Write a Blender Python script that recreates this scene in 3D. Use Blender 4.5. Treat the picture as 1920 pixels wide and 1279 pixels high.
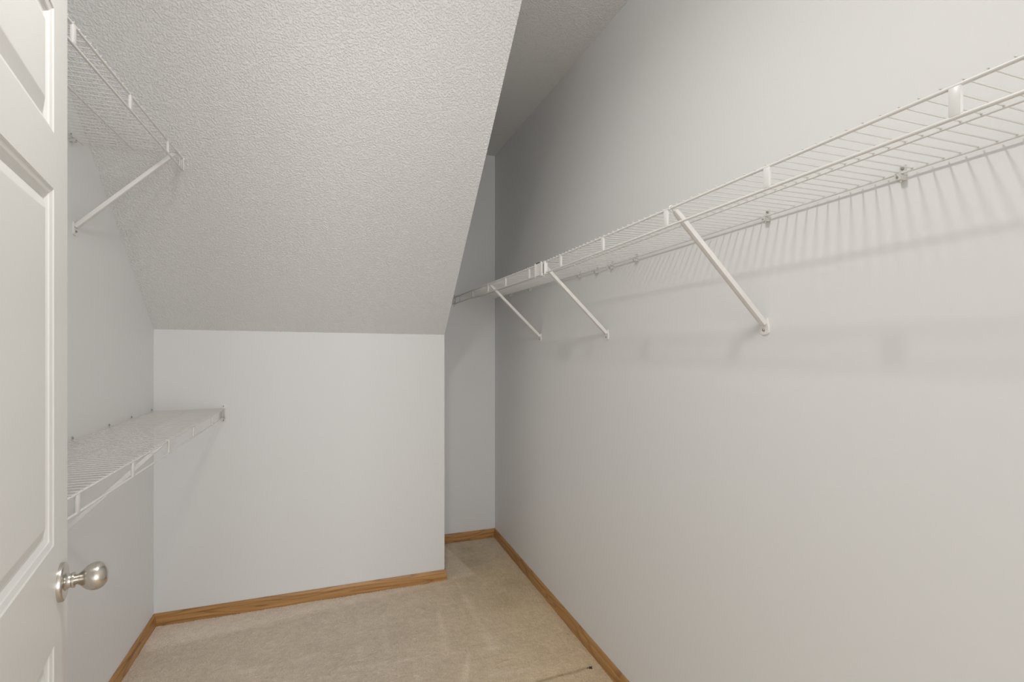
import bpy, bmesh, math, random
import numpy as np
from mathutils import Vector, Matrix
random.seed(7)
S = bpy.context.scene
C = S.collection
for o in list(bpy.data.objects):
    bpy.data.objects.remove(o)

# ------------------------------------------------------------------ camera
F_PX, H_CAM = 937.0, 1.31
YAW = math.atan((960 - 626) / F_PX)
cd = bpy.data.cameras.new('camera')
cam = bpy.data.objects.new('camera', cd)
C.objects.link(cam)
cam.location = (0, 0, H_CAM)
cam.rotation_euler = (math.pi / 2, 0, -YAW)
cd.sensor_width = 36
cd.lens = F_PX * 36 / 1920
cd.shift_y = 5.5 / 1920
cd.clip_start = 0.02
S.camera = cam

# ------------------------------------------------------------------ world, exposure
w = bpy.data.worlds.new('daylight')
S.world = w
w.use_nodes = True
w.node_tree.nodes['Background'].inputs['Color'].default_value = (0.93, 0.96, 1.0, 1)
w.node_tree.nodes['Background'].inputs['Strength'].default_value = 0.3
S.view_settings.view_transform = 'Standard'
S.view_settings.look = 'None'
S.view_settings.gamma = 1
S.view_settings.exposure = 0.04
S.view_settings.use_curve_mapping = False
LAMP_POWER = 2.7
DISC_POWER = 7.0
FILL_POWER = (56.0, 86.0)
FILL_OPENINGS = [(-1.0, 0.3), (1.3, 3.3)]         # unseen front-room openings added for fill light, metres along X
WZ0, WZ1 = 0.05, 2.3
LAMP_POS = (0.04, 0.78, 2.42)

# ------------------------------------------------------------------ room dimensions (metres)
XR, XL, YK, YA, XE = 1.031, -0.786, 2.738, 3.238, 0.578   # right wall, left wall, knee wall, alcove wall, end of knee wall
ZC = 2.586                                                # flat ceiling
ZKL, ZKR = 1.378, 1.3605                                  # top of the knee wall, left and right
YSL, YSR = 1.438, 1.347                                   # where the slope meets the flat ceiling
YF = 0.258                                                # short wall the door hangs on
XB, XC, YB = -1.9, 3.6, -4.6                              # room in front of the closet
YW = 0.02                                                 # near end of the long wall

for (wa, wb), pw in zip(FILL_OPENINGS, FILL_POWER):     # unseen area lights added as fill in those openings
    al = bpy.data.lights.new('window_fill', 'AREA')
    al.shape = 'RECTANGLE'
    al.size, al.size_y = wb - wa, WZ1 - WZ0
    al.energy = pw
    al.color = (0.95, 0.975, 1.0)
    ao = bpy.data.objects.new('window_fill', al)
    C.objects.link(ao)
    ao.location = ((wa + wb) / 2, YB - 0.05, (WZ0 + WZ1) / 2)
    ao.rotation_euler = (math.pi / 2, 0, 0)

def floor_pt(u, v, z=0.0):
    xc, yc = (u - 960) / F_PX, -(v - 645) / F_PX
    d = Vector((math.sin(YAW) + xc * math.cos(YAW), math.cos(YAW) - xc * math.sin(YAW), yc))
    t = (z - H_CAM) / d.z
    return Vector((d.x * t, d.y * t, z))

# ------------------------------------------------------------------ materials
def mat(name, col, rough=0.6, metal=0.0):
    m = bpy.data.materials.new(name)
    m.use_nodes = True
    b = m.node_tree.nodes['Principled BSDF']
    b.inputs['Base Color'].default_value = (*col, 1)
    b.inputs['Roughness'].default_value = rough
    b.inputs['Metallic'].default_value = metal
    return m

def N(m, t, **kw):
    n = m.node_tree.nodes.new(t)
    for k, v in kw.items():
        if k in n.inputs:
            n.inputs[k].default_value = v
        else:
            setattr(n, k, v)
    return n

def bump(m, scale, strength, dist, detail=2.0, rough=0.5, ramp=None, second=None):
    L = m.node_tree.links
    tc = N(m, 'ShaderNodeTexCoord')
    nz = N(m, 'ShaderNodeTexNoise')
    nz.inputs['Scale'].default_value = scale
    nz.inputs['Detail'].default_value = detail
    nz.inputs['Roughness'].default_value = rough
    L.new(tc.outputs['Object'], nz.inputs['Vector'])
    h = nz.outputs['Fac']
    if ramp:
        r = N(m, 'ShaderNodeValToRGB')
        r.color_ramp.elements[0].position = ramp[0]
        r.color_ramp.elements[1].position = ramp[1]
        r.color_ramp.interpolation = 'EASE'
        L.new(h, r.inputs['Fac'])
        h = r.outputs['Color']
    bp = N(m, 'ShaderNodeBump')
    bp.inputs['Strength'].default_value = strength
    bp.inputs['Distance'].default_value = dist
    L.new(h, bp.inputs['Height'])
    b = m.node_tree.nodes['Principled BSDF']
    L.new(bp.outputs['Normal'], b.inputs['Normal'])
    return m

PAINT = (0.824, 0.824, 0.819)
M_wall = bump(mat('wall_paint', PAINT, 0.55), 55, 0.05, 0.002, 3)
M_ceil = bump(mat('knockdown_ceiling', (0.832, 0.831, 0.822), 0.8), 160, 0.52, 0.005, 2.5, 0.55, (0.40, 0.70))
M_plain = mat('plain_paint', PAINT, 0.7)
M_door = bump(mat('door_paint', (0.80, 0.79, 0.765), 0.38), 40, 0.02, 0.002)
M_wire = mat('white_vinyl', (0.75, 0.74, 0.72), 0.32)
M_plastic = mat('white_plastic', (0.84, 0.825, 0.80), 0.45)
M_clip = mat('clip_plastic', (0.66, 0.65, 0.62), 0.4)
M_nickel = mat('satin_nickel', (0.62, 0.59, 0.54), 0.24, 1.0)
M_screw = mat('zinc_screw', (0.42, 0.41, 0.39), 0.4, 1.0)
M_dark = mat('dark_lint', (0.035, 0.025, 0.015), 0.9)
M_lampbase = mat('lamp_base', (0.8, 0.8, 0.78), 0.4)

def make_oak():
    m = mat('golden_oak', (0.3, 0.16, 0.07), 0.42)
    L = m.node_tree.links
    b = m.node_tree.nodes['Principled BSDF']
    tc = N(m, 'ShaderNodeTexCoord')
    oi = N(m, 'ShaderNodeObjectInfo')
    add = N(m, 'ShaderNodeVectorMath', operation='ADD')
    L.new(tc.outputs['Object'], add.inputs[0])
    mul = N(m, 'ShaderNodeVectorMath', operation='SCALE')
    comb = N(m, 'ShaderNodeCombineXYZ')
    L.new(oi.outputs['Random'], comb.inputs[0])
    L.new(oi.outputs['Random'], comb.inputs[2])
    L.new(comb.outputs[0], mul.inputs[0])
    mul.inputs['Scale'].default_value = 0.3
    L.new(mul.outputs[0], add.inputs[1])
    mp = N(m, 'ShaderNodeMapping')
    mp.inputs['Scale'].default_value = (1.6, 14, 14)
    L.new(add.outputs[0], mp.inputs['Vector'])
    n1 = N(m, 'ShaderNodeTexNoise')
    n1.inputs['Scale'].default_value = 1.3
    n1.inputs['Detail'].default_value = 0.3
    L.new(mp.outputs[0], n1.inputs['Vector'])
    k = N(m, 'ShaderNodeMath', operation='MULTIPLY')
    k.inputs[1].default_value = 7.0
    L.new(n1.outputs['Fac'], k.inputs[0])
    fr = N(m, 'ShaderNodeMath', operation='FRACT')
    L.new(k.outputs[0], fr.inputs[0])
    r1 = N(m, 'ShaderNodeValToRGB')
    e = r1.color_ramp.elements
    e[0].position, e[0].color = 0.0, (0.34, 0.165, 0.052, 1)
    e[1].position, e[1].color = 1.0, (0.48, 0.255, 0.088, 1)
    e2 = e.new(0.35); e2.color = (0.53, 0.285, 0.105, 1)
    e3 = e.new(0.9); e3.color = (0.50, 0.265, 0.095, 1)
    L.new(fr.outputs[0], r1.inputs['Fac'])
    mp2 = N(m, 'ShaderNodeMapping')
    mp2.inputs['Scale'].default_value = (6, 260, 260)
    L.new(add.outputs[0], mp2.inputs['Vector'])
    n2 = N(m, 'ShaderNodeTexNoise')
    n2.inputs['Scale'].default_value = 0.3
    n2.inputs['Detail'].default_value = 3.0
    L.new(mp2.outputs[0], n2.inputs['Vector'])
    r2 = N(m, 'ShaderNodeMapRange')
    r2.inputs['From Min'].default_value = 0.3
    r2.inputs['From Max'].default_value = 0.6
    r2.inputs['To Min'].default_value = 0.72
    r2.inputs['To Max'].default_value = 1.08
    L.new(n2.outputs['Fac'], r2.inputs['Value'])
    mx = N(m, 'ShaderNodeVectorMath', operation='SCALE')
    L.new(r1.outputs['Color'], mx.inputs[0])
    L.new(r2.outputs['Result'], mx.inputs['Scale'])
    L.new(mx.outputs[0], b.inputs['Base Color'])
    return m
M_oak = make_oak()

def make_carpet():
    m = mat('beige_carpet', (0.4, 0.33, 0.25), 0.95)
    L = m.node_tree.links
    b = m.node_tree.nodes['Principled BSDF']
    b.inputs['Specular IOR Level'].default_value = 0.1
    at = N(m, 'ShaderNodeAttribute', attribute_name='tint')
    tc = N(m, 'ShaderNodeTexCoord')
    n1 = N(m, 'ShaderNodeTexNoise')
    n1.inputs['Scale'].default_value = 330
    n1.inputs['Detail'].default_value = 3
    n1.inputs['Roughness'].default_value = 0.7
    L.new(tc.outputs['Object'], n1.inputs['Vector'])
    r = N(m, 'ShaderNodeMapRange')
    r.inputs['From Min'].default_value = 0.25
    r.inputs['From Max'].default_value = 0.75
    r.inputs['To Min'].default_value = 0.66
    r.inputs['To Max'].default_value = 1.34
    L.new(n1.outputs['Fac'], r.inputs['Value'])
    sc = N(m, 'ShaderNodeVectorMath', operation='SCALE')
    L.new(at.outputs['Color'], sc.inputs[0])
    L.new(r.outputs['Result'], sc.inputs['Scale'])
    L.new(sc.outputs[0], b.inputs['Base Color'])
    bp = N(m, 'ShaderNodeBump')
    bp.inputs['Strength'].default_value = 0.6
    bp.inputs['Distance'].default_value = 0.004
    L.new(n1.outputs['Fac'], bp.inputs['Height'])
    L.new(bp.outputs['Normal'], b.inputs['Normal'])
    return m
M_carpet = make_carpet()

# ------------------------------------------------------------------ mesh helpers
def link(name, me, m, parent=None, loc=(0, 0, 0), rot=(0, 0, 0)):
    o = bpy.data.objects.new(name, me)
    C.objects.link(o)
    if m and not me.materials:
        me.materials.append(m)
    o.location = loc
    o.rotation_euler = rot
    if parent:
        o.parent = parent
    return o

def mesh_of(name, bm, smooth=False):
    bmesh.ops.recalc_face_normals(bm, faces=bm.faces)
    me = bpy.data.meshes.new(name)
    bm.to_mesh(me)
    bm.free()
    if smooth:
        for p in me.polygons:
            p.use_smooth = True
        me.set_sharp_from_angle(angle=math.radians(40))
    return me

def box(bm, a, b):
    lo = [min(a[i], b[i]) for i in range(3)]
    hi = [max(a[i], b[i]) for i in range(3)]
    v = [bm.verts.new((x, y, z)) for x in (lo[0], hi[0]) for y in (lo[1], hi[1]) for z in (lo[2], hi[2])]
    for f in ((0, 1, 3, 2), (4, 6, 7, 5), (0, 4, 5, 1), (2, 3, 7, 6), (0, 2, 6, 4), (1, 5, 7, 3)):
        bm.faces.new([v[i] for i in f])
    return v

def box_mesh(name, a, b, bev=0.0):
    bm = bmesh.new()
    box(bm, a, b)
    if bev:
        bmesh.ops.bevel(bm, geom=bm.edges[:], offset=bev, segments=2, profile=0.5, affect='EDGES')
    return mesh_of(name, bm, bool(bev))

def tube(bm, p, q, r, n=12, dome=False):
    p, q = Vector(p), Vector(q)
    ax = (q - p).normalized()
    u = ax.orthogonal().normalized()
    v = ax.cross(u)
    rings = [(p, r), (q, r)]
    if dome:
        rings = [(p - ax * r * 0.45, r * 0.55), (p, r), (q, r), (q + ax * r * 0.45, r * 0.55)]
    vs = []
    for c, rr in rings:
        vs.append([bm.verts.new(c + (u * math.cos(2 * math.pi * i / n) + v * math.sin(2 * math.pi * i / n)) * rr) for i in range(n)])
    for a, b in zip(vs, vs[1:]):
        for i in range(n):
            bm.faces.new((a[i], a[(i + 1) % n], b[(i + 1) % n], b[i]))
    bm.faces.new(vs[0][::-1])
    bm.faces.new(vs[-1])

def tube_mesh(name, p, q, r, n=12, dome=False):
    bm = bmesh.new()
    tube(bm, p, q, r, n, dome)
    return mesh_of(name, bm, True)

def lathe_mesh(name, prof, n=40):
    """profile [(axial y, radius)] turned about local Y"""
    bm = bmesh.new()
    rings = []
    for y, r in prof:
        if r < 1e-6:
            rings.append([bm.verts.new((0, y, 0))])
        else:
            rings.append([bm.verts.new((r * math.cos(2 * math.pi * i / n), y, r * math.sin(2 * math.pi * i / n))) for i in range(n)])
    for a, b in zip(rings, rings[1:]):
        for i in range(n):
            j = (i + 1) % n
            if len(a) == 1 and len(b) == 1:
                continue
            if len(a) == 1:
                bm.faces.new((a[0], b[j], b[i]))
            elif len(b) == 1:
                bm.faces.new((a[i], a[j], b[0]))
            else:
                bm.faces.new((a[i], a[j], b[j], b[i]))
    return mesh_of(name, bm, True)

def prism_mesh(name, pts, off):
    """closed prism: polygon pts (3D) extruded by vector off"""
    bm = bmesh.new()
    off = Vector(off)
    a = [bm.verts.new(p) for p in pts]
    b = [bm.verts.new(Vector(p) + off) for p in pts]
    bm.faces.new(a)
    bm.faces.new(b[::-1])
    for i in range(len(a)):
        j = (i + 1) % len(a)
        bm.faces.new((a[j], a[i], b[i], b[j]))
    return mesh_of(name, bm)

def thing(name, label, cat, loc=(0, 0, 0), rotz=0.0, group=None, kind=None):
    o = bpy.data.objects.new(name, None)
    C.objects.link(o)
    o.empty_display_size = 0.05
    o.location = loc
    o.rotation_euler = (0, 0, rotz)
    tag(o, label, cat, group, kind)
    return o

def tag(o, label, cat, group=None, kind=None):
    o['label'] = label
    o['category'] = cat
    if group:
        o['group'] = group
    if kind:
        o['kind'] = kind
    return o

def struct(name, me, m, label, cat, loc=(0, 0, 0), rot=(0, 0, 0)):
    return tag(link(name, me, m, None, loc, rot), label, cat, None, 'structure')

# ------------------------------------------------------------------ room shell
T = 0.10
struct('wall_right', box_mesh('wall_right', (XR, YW, 0), (XR + T, YA + T, ZC)), M_wall,
       'long smooth off-white wall carrying the long wire shelf', 'wall')
struct('wall_left', box_mesh('wall_left', (XL - T, YF, 0), (XL, YK + T, ZC)), M_wall,
       'smooth off-white side wall behind the open door with two short shelves', 'wall')
bm = bmesh.new()
q = [(XL, YK, 0), (XE, YK, 0), (XE, YK, ZKR), (XL, YK, ZKL)]
struct('wall_back', prism_mesh('wall_back', q, (0, 0.045, 0)), M_wall,
       'low off-white knee wall under the sloped ceiling', 'wall')
bm.free()
struct('wall_alcove', box_mesh('wall_alcove', (XE - 0.05, YA, 0), (XR, YA + T, ZC)), M_wall,
       'narrow shaded end wall of the recess beside the knee wall', 'wall')
ret = [(XE, YK + 0.045, 0), (XE, YA, 0), (XE, YA, ZC), (XE, YSR + 0.06, ZC), (XE, YK + 0.045, ZKR + 0.01)]
struct('wall_return', prism_mesh('wall_return', ret, (-0.045, 0, 0)), M_wall,
       'side wall of the recess running up to the sloped ceiling edge', 'wall')
# sloped ceiling: slightly twisted slab
bm = bmesh.new()
NU, NV = 8, 10
lo, hi = [], []
for i in range(NU + 1):
    a = i / NU
    row, row2 = [], []
    for j in range(NV + 1):
        b = j / NV
        x = XL + (XE - XL) * a
        y0, z0 = YK, ZKL + (ZKR - ZKL) * a
        y1, z1 = YSL + (YSR - YSL) * a, ZC
        p = Vector((x, y0 + (y1 - y0) * b, z0 + (z1 - z0) * b))
        row.append(bm.verts.new(p))
        row2.append(bm.verts.new(p + Vector((0, 0.045, 0.012 if j < NV else 0.0))))
    lo.append(row); hi.append(row2)
for i in range(NU):
    for j in range(NV):
        bm.faces.new((lo[i][j], lo[i + 1][j], lo[i + 1][j + 1], lo[i][j + 1]))
        bm.faces.new((hi[i][j], hi[i][j + 1], hi[i + 1][j + 1], hi[i + 1][j]))
for i in range(NU):
    bm.faces.new((lo[i][0], hi[i][0], hi[i + 1][0], lo[i + 1][0]))
    bm.faces.new((lo[i][NV], lo[i + 1][NV], hi[i + 1][NV], hi[i][NV]))
for j in range(NV):
    bm.faces.new((lo[0][j], lo[0][j + 1], hi[0][j + 1], hi[0][j]))
    bm.faces.new((lo[NU][j], hi[NU][j], hi[NU][j + 1], lo[NU][j + 1]))
struct('ceiling_slope', mesh_of('ceiling_slope', bm), M_ceil,
       'textured sloped ceiling above the low knee wall', 'ceiling')
struct('ceiling', box_mesh('ceiling', (XB - T, YB - T, ZC), (XC + T, YA + T, ZC + T)), M_ceil,
       'flat textured ceiling over the recess and long wall', 'ceiling')
# the space the closet opens from (behind the camera)
struct('wall_front', box_mesh('wall_front', (XB, YF - 0.12, 0), (-0.30, YF, ZC)), M_plain,
       'short wall stub that the open door is hinged on', 'wall')
struct('wall_side', box_mesh('wall_side', (XB - T, YB, 0), (XB, YF, ZC)), M_plain,
       'side wall of the room in front of the closet', 'wall')
struct('wall_entry', box_mesh('wall_entry', (XR + T, YW, 0), (XC, YW + T, ZC)), M_plain,
       'wall of the front room beyond the end of the long closet wall', 'wall')
struct('wall_far_side', box_mesh('wall_far_side', (XC, YB, 0), (XC + T, YW + T, ZC)), M_plain,
       'opposite side wall of the room in front of the closet', 'wall')
bm = bmesh.new()
xs_ = [XB - T] + [v for wv in FILL_OPENINGS for v in wv] + [XC + T]
for a, b in zip(xs_[0::2], xs_[1::2]):
    box(bm, (a, YB - T, 0), (b, YB, ZC))
for a, b in FILL_OPENINGS:  # openings added in the unseen wall to hold the fill lights
    box(bm, (a, YB - T, 0), (b, YB, WZ0))
    box(bm, (a, YB - T, WZ1), (b, YB, ZC))
struct('wall_fill_openings', mesh_of('wall_fill_openings', bm), M_plain,
       'unseen wall of the front room with wide openings added for fill light', 'wall')

# ------------------------------------------------------------------ carpet
def carpet():
    x0, x1, y0, y1 = XL, XR, 0.95, YA
    d = 0.0045
    nx, ny = int((x1 - x0) / d) + 1, int((y1 - y0) / d) + 1
    xs, ys = np.linspace(x0, x1, nx), np.linspace(y0, y1, ny)
    X, Y = np.meshgrid(xs, ys, indexing='ij')
    rng = np.random.default_rng(5)
    R = rng.random((nx, ny))
    def blur(A, k):
        B = A.copy()
        for ax in (0, 1):
            B = sum(np.roll(B, s, ax) for s in range(-k, k + 1)) / (2 * k + 1)
        return B
    nrm = lambda A: (A - A.mean()) / A.std()
    soft = nrm(blur(rng.random((nx, ny)), 9))
    broad = nrm(blur(blur(rng.random((nx, ny)), 22), 22))
    mid = nrm(blur(rng.random((nx, ny)), 2))
    Z = 0.0022 + 0.0016 * (R - 0.5) * 2 + 0.0006 * soft
    Zf = np.clip(Z, 0.0002, 0.006)
    base = np.array([0.78, 0.66, 0.535])
    t = 1 + 0.014 * soft + 0.02 * broad + 0.025 * mid
    warm_light = np.clip((X - 0.15) / 0.7, 0, 1) * np.clip((3.3 - Y) / 0.6, 0.35, 1) * np.clip((Y - 0.95) / 0.6, 0, 1)  # yellower light towards the right wall, painted into the carpet colour
    def seg(p, q, w0, w1):
        a, b = floor_pt(*p), floor_pt(*q)
        dx, dy = b.x - a.x, b.y - a.y
        L2 = dx * dx + dy * dy
        s = np.clip(((X - a.x) * dx + (Y - a.y) * dy) / L2, 0, 1)
        dist = np.hypot(X - a.x - s * dx, Y - a.y - s * dy)
        wd = w0 + (w1 - w0) * s
        return np.exp(-(dist / wd) ** 2)
    wob = 1 + 0.25 * soft
    lite = 0
    for p, q, w0, w1, k in (
            ((856, 1091), (924, 1216), 0.008, 0.026, 0.13),
            ((822, 1150), (838, 1222), 0.008, 0.02, 0.11),
            ((718, 1155), (728, 1230), 0.010, 0.014, 0.08),
            ((878, 1226), (873, 1279), 0.006, 0.02, 0.13),
            ((777, 1240), (784, 1279), 0.008, 0.016, 0.09),
            ((673, 1145), (677, 1236), 0.012, 0.016, 0.05),
            ((640, 1256), (952, 1213), 0.014, 0.018, 0.08),
            ((926, 1266), (992, 1257), 0.02, 0.02, 0.10),
            ((437, 1200), (439, 1258), 0.012, 0.018, 0.08),
            ((420, 1270), (610, 1228), 0.014, 0.018, 0.08),
            ((870, 1078), (888, 1076), 0.01, 0.01, 0.06)):
        lite = lite + 0.95 * k * wob * seg(p, q, w0, w1)
    # the brushed triangle beside the knee wall end
    A, B_, D = floor_pt(834, 1024), floor_pt(892, 1079), floor_pt(836, 1092)
    def side(p, q):
        n = math.hypot(q.x - p.x, q.y - p.y)
        return ((q.x - p.x) * (Y - p.y) - (q.y - p.y) * (X - p.x)) / n
    s1, s2 = side(A, B_), side(B_, D)
    sg = 1 if (D.x - A.x) * 0 + ((B_.x - A.x) * (D.y - A.y) - (B_.y - A.y) * (D.x - A.x)) > 0 else -1
    tri = np.clip(0.5 + sg * s1 / 0.008, 0, 1) * np.clip(0.5 + sg * s2 / 0.04, 0, 1)
    lite = lite + 0.20 * tri
    # soiling
    st = 0
    for p, r, k in (((874, 1031), 0.07, 0.06), ((890, 1056), 0.075, 0.07), ((968, 1096), 0.06, 0.08), ((945, 1130), 0.085, 0.07), ((905, 1030), 0.12, 0.04)):
        c = floor_pt(*p)
        st = st + 1.6 * k * (1 + 0.4 * soft) * np.exp(-(((X - c.x) ** 2 + (Y - c.y) ** 2) / r ** 2))
    t = t - st
    crease = seg((1008, 1279), (1104, 1252), 0.009, 0.006) * (0.95 + 0.2 * mid)
    crease2 = seg((1050, 1268), (1089, 1260.5), 0.003, 0.003)
    t = t * (1 - 0.2 * crease2)
    Zf = np.clip(Zf - 0.002 * crease, 0.0001, 1)
    col = np.ones((nx, ny, 4), dtype=np.float32)
    for i in range(3):
        col[..., i] = base[i] * t * (1 - warm_light * (0.0, 0.065, 0.22)[i]) * (1 - st * (0, 0.06, 0.4)[i]) * (1 - np.clip(crease, 0, 1) * (0.34, 0.38, 0.46)[i]) + lite * (0.62, 0.60, 0.58)[i]
    verts = np.stack([X, Y, Zf], -1).reshape(-1, 3)
    idx = np.arange(nx * ny).reshape(nx, ny)
    faces = np.stack([idx[:-1, :-1], idx[1:, :-1], idx[1:, 1:], idx[:-1, 1:]], -1).reshape(-1, 4)
    # coarse floor of the rest
    ex = [(XB, YB), (XC, YB), (XC, y0), (XB, y0)]
    nv = len(verts)
    verts = np.vstack([verts, [(x, y, 0.0022) for x, y in ex]])
    me = bpy.data.meshes.new('floor')
    nf = len(faces) + 1
    me.vertices.add(len(verts))
    me.vertices.foreach_set('co', verts.astype(np.float32).ravel())
    me.loops.add(nf * 4)
    me.polygons.add(nf)
    loops = np.vstack([faces, [[nv, nv + 1, nv + 2, nv + 3]]]).ravel()
    me.loops.foreach_set('vertex_index', loops.astype(np.int32))
    me.polygons.foreach_set('loop_start', np.arange(0, nf * 4, 4, dtype=np.int32))
    me.update()
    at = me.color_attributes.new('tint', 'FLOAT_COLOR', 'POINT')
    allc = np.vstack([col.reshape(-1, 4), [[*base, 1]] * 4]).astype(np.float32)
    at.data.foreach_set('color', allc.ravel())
    me.validate()
    return me
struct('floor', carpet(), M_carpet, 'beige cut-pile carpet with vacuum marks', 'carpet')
struct('subfloor', box_mesh('subfloor', (XB - T, YB - T, -0.08), (XC + T, YA + T, -0.001)), M_plain,
       'floor slab under the carpet', 'floor')

# ------------------------------------------------------------------ oak baseboards
BH, BT = 0.0595, 0.0115
PROFILE = [(0, 0), (BT, 0), (BT, 0.0365), (BT - 0.0008, 0.0380), (BT - 0.0034, 0.0386), (BT - 0.0036, 0.0402), (BT - 0.0030, 0.0425),
           (BT - 0.0034, 0.0465), (BT - 0.0048, 0.0520), (BT - 0.0066, BH - 0.0025), (BT - 0.0082, BH), (0, BH)]
def baseboard(name, p, q, m0, m1, label):
    """runs p->q along the wall line; the room lies on the left of p->q; m0/m1 = mitre per depth at each end"""
    p, q = Vector((*p, 0)), Vector((*q, 0))
    L = (q - p).length
    ang = math.atan2(q.y - p.y, q.x - p.x)
    bm = bmesh.new()
    a = [bm.verts.new((m0 * d, d, z)) for d, z in PROFILE]
    b = [bm.verts.new((L - m1 * d, d, z)) for d, z in PROFILE]
    n = len(a)
    for i in range(n):
        j = (i + 1) % n
        bm.faces.new((a[i], a[j], b[j], b[i]))
    bm.faces.new(a[::-1]); bm.faces.new(b)
    return struct(name, mesh_of(name, bm), M_oak, label, 'baseboard', p, (0, 0, ang))
baseboard('baseboard_right', (XR, YW), (XR, YA), 0, 1, 'long oak baseboard along the wall with the long shelf')
baseboard('baseboard_alcove', (XR, YA), (XE, YA), 1, 1, 'short oak baseboard at the end of the recess')
baseboard('baseboard_return', (XE, YA), (XE, YK), 1, -1, 'oak baseboard along the side of the recess')
baseboard('baseboard_back', (XE, YK), (XL, YK), -1, 1, 'oak baseboard with cathedral grain along the knee wall')
baseboard('baseboard_left', (XL, YK), (XL, YF), 1, 0, 'oak baseboard along the wall behind the door')

# ------------------------------------------------------------------ door
dv = Vector((-0.2102, 0.9777, 0)).normalized()
KD = 0.83 / 0.948                          # door set so that it clears the shelf fronts
DOOR_EDGE = Vector((-0.523 * KD, 1.292 * KD, 0))
DZ0, DZ1, DT = 0.018, 1.975, 0.034
dz = lambda v: H_CAM + (645 - v) / 988 * KD
door = thing('door_1', 'white moulded panel door standing open beside the two short shelves', 'door',
             (DOOR_EDGE.x, DOOR_EDGE.y, 0), math.atan2(-dv.y, -dv.x), None, 'structure')
xa, xb, xc = 0.110 * KD, 0.392, 0.492
xd = xc + xb - xa
DW = xd + xa
ROWS = [(0.25, dz(1211.6)), (dz(1023), dz(355)), (dz(249.8), dz(16))]
for x0, x1 in ((0, xa), (xb, xc), (xd, DW)):
    full = x0 != xb
    if full:
        link('stile', box_mesh('stile', (x0, -DT, DZ0), (x1, 0, DZ1)), M_door, door)
for z0, z1 in ((DZ0, ROWS[0][0]), (ROWS[0][1], ROWS[1][0]), (ROWS[1][1], ROWS[2][0]), (ROWS[2][1], DZ1)):
    link('rail', box_mesh('rail', (xa, -DT, z0), (xd, 0, z1)), M_door, door)
for z0, z1 in ROWS:
    link('mullion', box_mesh('mullion', (xb, -DT, z0), (xc, 0, z1)), M_door, door)
PANEL = [(0, 0), (0.002, -0.0018), (0.0095, -0.0040), (0.0105, -0.0060), (0.017, -0.0096), (0.021, -0.0102), (0.041, -0.0028), (0.043, -0.0024)]
def panel_mesh(wd, ht):
    bm = bmesh.new()
    rings = []
    for s, dep in PANEL:
        rings.append([bm.verts.new(c) for c in ((s, dep, s), (wd - s, dep, s), (wd - s, dep, ht - s), (s, dep, ht - s))])
    for a, b in zip(rings, rings[1:]):
        for i in range(4):
            j = (i + 1) % 4
            bm.faces.new((a[i], a[j], b[j], b[i]))
    bm.faces.new(rings[-1])
    back = [bm.verts.new(c) for c in ((0, -DT, 0), (wd, -DT, 0), (wd, -DT, ht), (0, -DT, ht))]
    bm.faces.new(back[::-1])
    for i in range(4):
        j = (i + 1) % 4
        bm.faces.new((rings[0][j], rings[0][i], back[i], back[j]))
    return mesh_of('panel', bm)
for z0, z1 in ROWS:
    for x0, x1 in ((xa, xb), (xc, xd)):
        link('panel', panel_mesh(x1 - x0, z1 - z0), M_door, door, (x0, 0, z0))
KX, KZ = 0.062 * KD, H_CAM - (1092 - 645) / F_PX * 0.8658
knob = link('door_knob', lathe_mesh('door_knob', [(0.026, 0.0), (0.026, 0.0095), (0.030, 0.0102), (0.034, 0.0125), (0.039, 0.0172), (0.045, 0.0222),
            (0.052, 0.0256), (0.059, 0.0270), (0.066, 0.0268), (0.072, 0.0248), (0.077, 0.0212), (0.0808, 0.0160), (0.083, 0.0095), (0.0838, 0.004), (0.084, 0)], 48),
            M_nickel, door, (KX, 0, KZ))
knob.scale = (KD, KD * 0.9, KD)
knob['label'] = 'egg-shaped satin nickel door knob'
link('rosette', lathe_mesh('rosette', [(0, 0), (0, 0.0372), (0.006, 0.0372), (0.0078, 0.0362), (0.009, 0.034), (0.0095, 0.032), (0.0095, 0.024), (0.0098, 0)], 48),
     M_nickel, knob)
link('shank', lathe_mesh('shank', [(0.0095, 0), (0.0095, 0.0185), (0.012, 0.0155), (0.016, 0.0135), (0.0195, 0.0135), (0.021, 0.0150), (0.0245, 0.0150), (0.026, 0.0135), (0.0268, 0.0100), (0.0268, 0)], 40),
     M_nickel, knob)

# ------------------------------------------------------------------ wire shelving
ROD_R, WIRE_R, UNDER_R = 0.0030, 0.00135, 0.0021
DEPTH, LIP, PITCH = 0.285, 0.040, 0.0254
M_UP = ROD_R + WIRE_R                      # cross wires lie on the front rod
U_DN = WIRE_R + UNDER_R                    # rods under the cross wires

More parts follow.
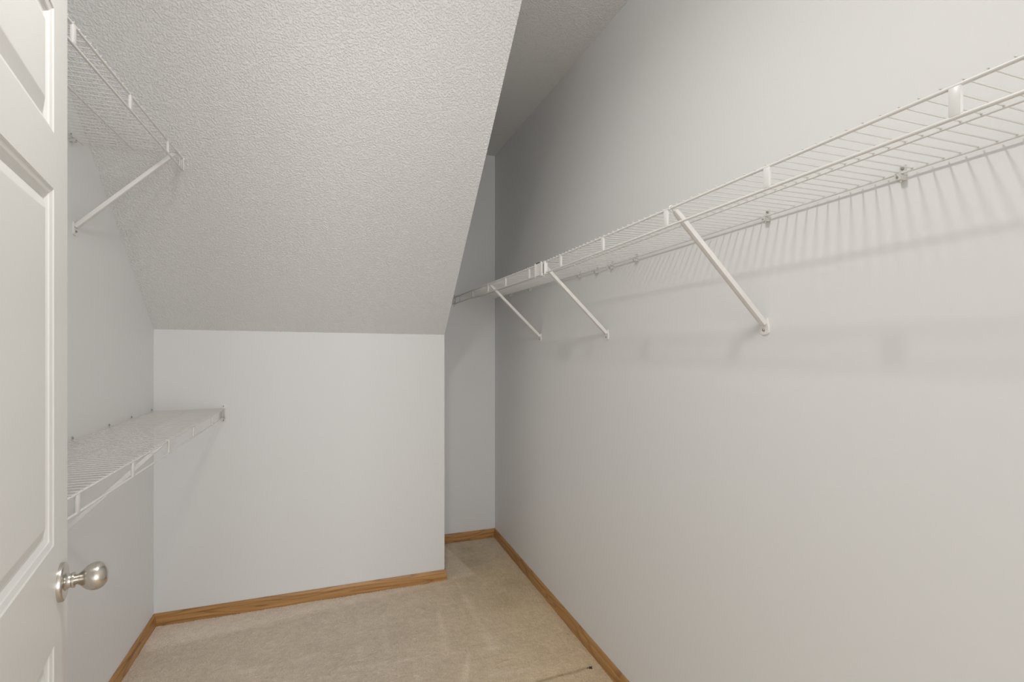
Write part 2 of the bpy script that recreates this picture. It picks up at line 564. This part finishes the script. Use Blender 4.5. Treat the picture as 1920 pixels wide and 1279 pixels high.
def shelf(label, side, y0, y1, zf, straps, first, wire_span=None, group=None, rod_ends=None):
    """side=+1: back on the right wall; -1: back on the left wall. zf(y) = height of the upper front rod"""
    xw = XR if side > 0 else XL
    xf, xbk, xm = xw - side * DEPTH, xw - side * 0.012, xw - side * 0.152
    yc = (y0 + y1) / 2
    t = thing('wire_shelf', label, 'shelf', (xw, yc, zf(yc)), 0, group)
    W = Vector((xw, yc, zf(yc)))
    r0, r1 = rod_ends or (y0, y1)
    def P(x, y, dz):
        return Vector((x, y, zf(y) + dz)) - W
    def rod(name, x, dz, r, a, b):
        return link(name, tube_mesh(name, P(x, a, dz), P(x, b, dz), r, 14), M_wire, t)
    rod('front_rod', xf, 0, ROD_R, r0, r1)
    rod('front_rod', xf, -LIP, ROD_R, r0, r1)
    rod('center_rod', xm, M_UP - U_DN, UNDER_R, y0, y1)
    rod('back_rod', xbk, M_UP - U_DN, UNDER_R, y0, y1)
    wl = DEPTH - 0.012 + 0.0055
    wm = tube_mesh('cross_wire', (-wl / 2, 0, 0), (wl / 2, 0, 0), WIRE_R, 8, True)
    wm.materials.append(M_wire)
    wa, wb = wire_span or (y0 + 0.004, y1 - 0.004)
    y = first
    while y - PITCH > wa:
        y -= PITCH
    while y < wb:
        if y > wa:
            link('cross_wire', wm, M_wire, t, P((xf - side * 0.0025 + xbk + side * 0.003) / 2, y, M_UP))
        y += PITCH
    sm = box_mesh('lip_strap', (-0.0032, -0.0072, -LIP + 0.0008), (0.0032, 0.0072, -0.0012), 0.0018)
    sm.materials.append(M_wire)
    for ys in straps:
        link('lip_strap', sm, M_wire, t, P(xf - side * 0.0004, ys, 0))
    return t, xf, xbk, P

zr1 = lambda y: 1.6455 - 0.0170 * y        # near length droops slightly towards the splice
zr2 = lambda y: 1.6150 - 0.0006 * (y - 1.74)
sh1, XFR, XBR, P1 = shelf('nearer length of the long white wire shelf, from the splice outwards', 1, 0.06, 1.728, zr1,
                          (0.112, 0.4096, 0.703, 0.997, 1.295, 1.586), 0.350)
sh2, _, _, P2 = shelf('farther length of the long white wire shelf, between splice and recess wall', 1, 1.742, 3.226, zr2,
                      (1.884, 2.179, 2.459, 2.764, 3.06), 1.75)
zll = lambda y: 0.999 - 0.0024 * (y - 1.6)
sh3, XFL, XBL, P3 = shelf('lower short white wire shelf ending against the knee wall', -1, 0.95, 2.726, zll,
                          (0.975, 1.277, 1.581, 1.887, 2.188, 2.494), 1.4008)
zlu = lambda y: 1.961
sh4, _, _, P4 = shelf('upper short white wire shelf ending at the sloped ceiling', -1, 0.95, 2.015, zlu,
                      (0.955, 1.2595, 1.5645, 1.879), 1.2586, None, None, (0.95, 2.04))

# splice joining the two lengths of the long shelf (part of the farther length)
def splice():
    t = thing('shelf_splice', 'white plastic connector joining the two lengths of the long shelf', 'connector', (XFR, 1.768, zr2(1.768) - LIP / 2))
    bm = bmesh.new()
    for a, b in (((-0.008, -0.034, -0.026), (-0.0045, 0.040, 0.0265)), ((0.0045, -0.026, -0.026), (0.0075, 0.040, 0.022)),
                 ((-0.008, -0.034, 0.0235), (0.0075, 0.040, 0.0265)), ((-0.008, -0.026, -0.0275), (0.0075, 0.040, -0.0243))):
        box(bm, a, b)
    link('sleeve', mesh_of('sleeve', bm), M_plastic, t)
    link('rib', box_mesh('rib', (-0.0100, -0.034, -0.0265), (-0.008, -0.018, 0.0268), 0.0006), M_plastic, t)
    link('rib', box_mesh('rib', (-0.0095, 0.026, -0.0265), (-0.008, 0.040, 0.0268), 0.0006), M_plastic, t)
    link('cap', box_mesh('cap', (-0.0065, -0.056, -0.0235), (0.0055, -0.0445, 0.0235), 0.001), M_plastic, t)
    return t
splice()

# diagonal braces
def brace(label, side, y, zf, zfoot, group=None):
    xw = XR if side > 0 else XL
    t = thing('support_brace', label, 'bracket', (xw, y, zfoot), 0, group)
    top = Vector((-side * (DEPTH - 0.0105), 0, zf - 0.0055 - zfoot))
    bot = Vector((-side * 0.0045, 0, 0.014))
    ax = (top - bot).normalized()
    nr = Vector((0, 1, 0)).cross(ax)
    bm = bmesh.new()
    hw, th = 0.0076, 0.0060
    vs = []
    for p, k in ((bot, 1.0), (bot + ax * 0.012, 1.0), (top - ax * 0.012, 1.0), (top, 0.8)):
        vs.append([bm.verts.new(p + Vector((0, sx * hw * k, 0)) + nr * (sn * th * k)) for sx, sn in ((-1, -1), (1, -1), (1, 1), (-1, 1))])
    for a, b in zip(vs, vs[1:]):
        for i in range(4):
            j = (i + 1) % 4
            bm.faces.new((a[i], a[j], b[j], b[i]))
    bm.faces.new(vs[0][::-1]); bm.faces.new(vs[-1])
    ed = [e for e in bm.edges if abs((e.verts[0].co - e.verts[1].co).normalized().dot(ax)) > 0.9]
    bmesh.ops.bevel(bm, geom=ed, offset=0.0018, segments=2, profile=0.5, affect='EDGES')
    link('strut', mesh_of('strut', bm, True), M_plastic, t)
    # foot: tapering plate with a rounded lower end, flat on the wall
    pts = [(-0.0085, 0.028), (-0.0132, 0.004)]
    pts += [(-0.0132 * math.cos(a), -0.006 - 0.0085 * math.sin(a)) for a in np.linspace(0, math.pi, 9)]
    pts += [(0.0132, 0.004), (0.0085, 0.028)]
    link('foot', prism_mesh('foot', [(0, a, b) for a, b in pts], (-side * 0.0042, 0, 0)), M_plastic, t)
    link('screw', tube_mesh('screw', (-side * 0.004, 0, -0.002), (-side * 0.0065, 0, -0.002), 0.0036, 10, True), M_screw, t)
    # hook over the front rod
    hk = bmesh.new()
    arc = [Vector((math.cos(a) * 0.0056, 0, math.sin(a) * 0.0056)) for a in np.linspace(math.radians(-40), math.radians(215), 8)]
    c = Vector((-side * DEPTH, 0, zf - zfoot))
    for a, b in zip(arc, arc[1:]):
        tube(hk, c + Vector((a.x * side, 0, a.z)), c + Vector((b.x * side, 0, b.z)), 0.0017, 8)
    tube(hk, c + Vector((arc[0].x * side, 0, arc[0].z)), top + ax * -0.004, 0.0024, 8)
    link('hook', mesh_of('hook', hk, True), M_plastic, t)
    return t
brace('diagonal white brace under the nearer length of the long shelf', 1, 0.979, zr1(0.979), 1.3475)
brace('diagonal white brace just below the shelf splice', 1, 1.757, zr2(1.757), 1.3395)
brace('diagonal white brace under the farther length of the long shelf', 1, 2.444, zr2(2.444), 1.3370)
brace('diagonal white brace under the lower short shelf', -1, 1.868, zll(1.868), 0.715)
brace('diagonal white brace under the upper short shelf in front of the slope', -1, 1.985, zlu(0), 1.6735)

# wall clips under the back rods
def clip_meshes():
    out = []
    bm = bmesh.new()                          # unit faces -X (back on the right wall), rod at origin
    box(bm, (0.0095, -0.0055, -0.004), (0.012, 0.0055, 0.0175))       # tab on the wall
    box(bm, (-0.0035, -0.0055, -0.0125), (0.012, 0.0055, -0.0024))    # block under the rod
    box(bm, (-0.0055, -0.0055, -0.0125), (-0.0030, 0.0055, 0.0005))   # front lip round the rod
    box(bm, (0.0024, -0.0065, -0.003), (0.012, 0.0065, 0.0035))
    out.append(mesh_of('clip_body', bm))
    out.append(tube_mesh('screw', (0.0125, 0, 0.0115), (0.0075, 0, 0.0115), 0.0030, 10, True))
    out.append(tube_mesh('rivet', (-0.0050, 0, -0.0072), (-0.0062, 0, -0.0072), 0.0021, 10, True))
    out.append(tube_mesh('pin', (0.002, 0, -0.0124), (0.002, 0, -0.0155), 0.0028, 10, True))
    for m_, k in zip(out, (M_clip, M_screw, M_screw, M_clip)):
        m_.materials.append(k)
    return out
CLIP = clip_meshes()
def clip(label, side, y, z, group):
    xbk = XR - 0.012 if side > 0 else XL + 0.012
    t = thing('wall_clip', label, 'clip', (xbk, y, z), 0 if side > 0 else math.pi, group)
    for nm, me in zip(('clip_body', 'screw', 'rivet', 'pin'), CLIP):
        link(nm, me, None, t)
ZU = M_UP - U_DN
for y in (0.36, 0.652, 0.969, 1.545, 1.712):
    clip('small white wall clip holding the nearer length of the long shelf', 1, y, zr1(y) + ZU, 'wall clips of the long shelf, nearer length')
for y in (1.83, 1.981, 2.57, 2.895):
    clip('small white wall clip holding the farther length of the long shelf', 1, y, zr2(y) + ZU, 'wall clips of the long shelf, farther length')
for y in (1.2, 1.967, 2.2425, 2.4588, 2.7002):
    clip('small white wall clip along the back of the lower short shelf', -1, y, zll(y) + ZU, 'wall clips of the lower short shelf')
for y in (1.25, 1.955):
    clip('small white wall clip along the back of the upper short shelf', -1, y, zlu(y) + ZU, 'wall clips of the upper short shelf')

# end brackets that hold the front lip against a wall
def end_bracket(label, x, y, z):
    """pocket on a wall facing -Y, z = upper rod"""
    t = thing('end_bracket', label, 'bracket', (x, y, z - LIP / 2))
    link('plate', box_mesh('plate', (-0.0115, -0.0022, -0.041), (0.0115, 0, 0.041), 0.0008), M_plastic, t)
    for sx in (-1, 1):
        link('cheek', box_mesh('cheek', (sx * 0.0085, -0.020, -0.0255), (sx * 0.0068, -0.002, 0.0245), 0.0004), M_plastic, t)
    link('ledge', box_mesh('ledge', (-0.0085, -0.020, -0.0265), (0.0085, -0.002, -0.0238), 0.0004), M_plastic, t)
    for zz in (-0.034, 0.0335):
        link('screw', tube_mesh('screw', (0, -0.002, zz), (0, -0.004, zz), 0.0030, 10, True), M_screw, t)
    return t
end_bracket('white end bracket of the long shelf on the recess wall', XFR, YA, zr2(3.2))
end_bracket('white end bracket of the lower shelf on the knee wall', XFL, YK, zll(2.72))
# cap closing the lip of the upper short shelf
t = thing('lip_end_cap', 'white cap closing the front lip of the upper shelf', 'cap', (XFL, 2.045, 1.961 - LIP / 2))
link('cap_plate', box_mesh('cap_plate', (-0.006, -0.004, -0.0235), (0.006, 0.0, 0.0235), 0.001), M_plastic, t)
link('cap_side', box_mesh('cap_side', (0.0042, -0.016, -0.0235), (0.006, -0.004, 0.0145), 0.0005), M_plastic, t)
link('cap_side', box_mesh('cap_side', (-0.006, -0.016, -0.0235), (-0.0042, -0.004, 0.0145), 0.0005), M_plastic, t)

# ------------------------------------------------------------------ small things
bm = bmesh.new()
c0 = floor_pt(1108, 1254)
for k in range(9):
    a = random.uniform(0, math.pi * 2)
    p = Vector((random.gauss(0, 0.004), random.gauss(0, 0.003), 0.0035))
    qv = p + Vector((math.cos(a), math.sin(a) * 0.6, random.uniform(-0.1, 0.25))) * random.uniform(0.006, 0.013)
    tube(bm, p, qv, random.uniform(0.0009, 0.0017), 6)
tag(link('carpet_lint', mesh_of('carpet_lint', bm, True), M_dark, None, (c0.x, c0.y, 0.0)),
    'dark tuft of lint on the carpet by the long baseboard', 'lint')

# ceiling lamp (out of the frame, over the middle of the closet)
lamp = thing('ceiling_lamp', 'round ceiling lamp with a bare bulb over the closet', 'lamp', (LAMP_POS[0], LAMP_POS[1], ZC))
b_ = link('lamp_base', lathe_mesh('lamp_base', [(0, 0), (0, 0.065), (0.014, 0.062), (0.030, 0.035), (0.055, 0.024), (0.060, 0.0)], 32), M_lampbase, lamp, (0, 0, 0), (-math.pi / 2, 0, 0))
ld = bpy.data.lights.new('bulb', 'POINT')
ld.energy = LAMP_POWER
ld.color = (1.0, 0.978, 0.95)
ld.shadow_soft_size = 0.04
bulb = bpy.data.objects.new('bulb', ld)
C.objects.link(bulb)
bulb.parent = lamp
bulb.location = (0, 0, LAMP_POS[2] - ZC)

dd = bpy.data.lights.new('diffuser', 'AREA')          # the downward share of the lamp
dd.shape = 'DISK'
dd.size = 0.14
dd.energy = DISC_POWER
dd.color = ld.color
disc = bpy.data.objects.new('diffuser', dd)
C.objects.link(disc)
disc.parent = lamp
disc.location = (0, 0, LAMP_POS[2] - ZC - 0.035)
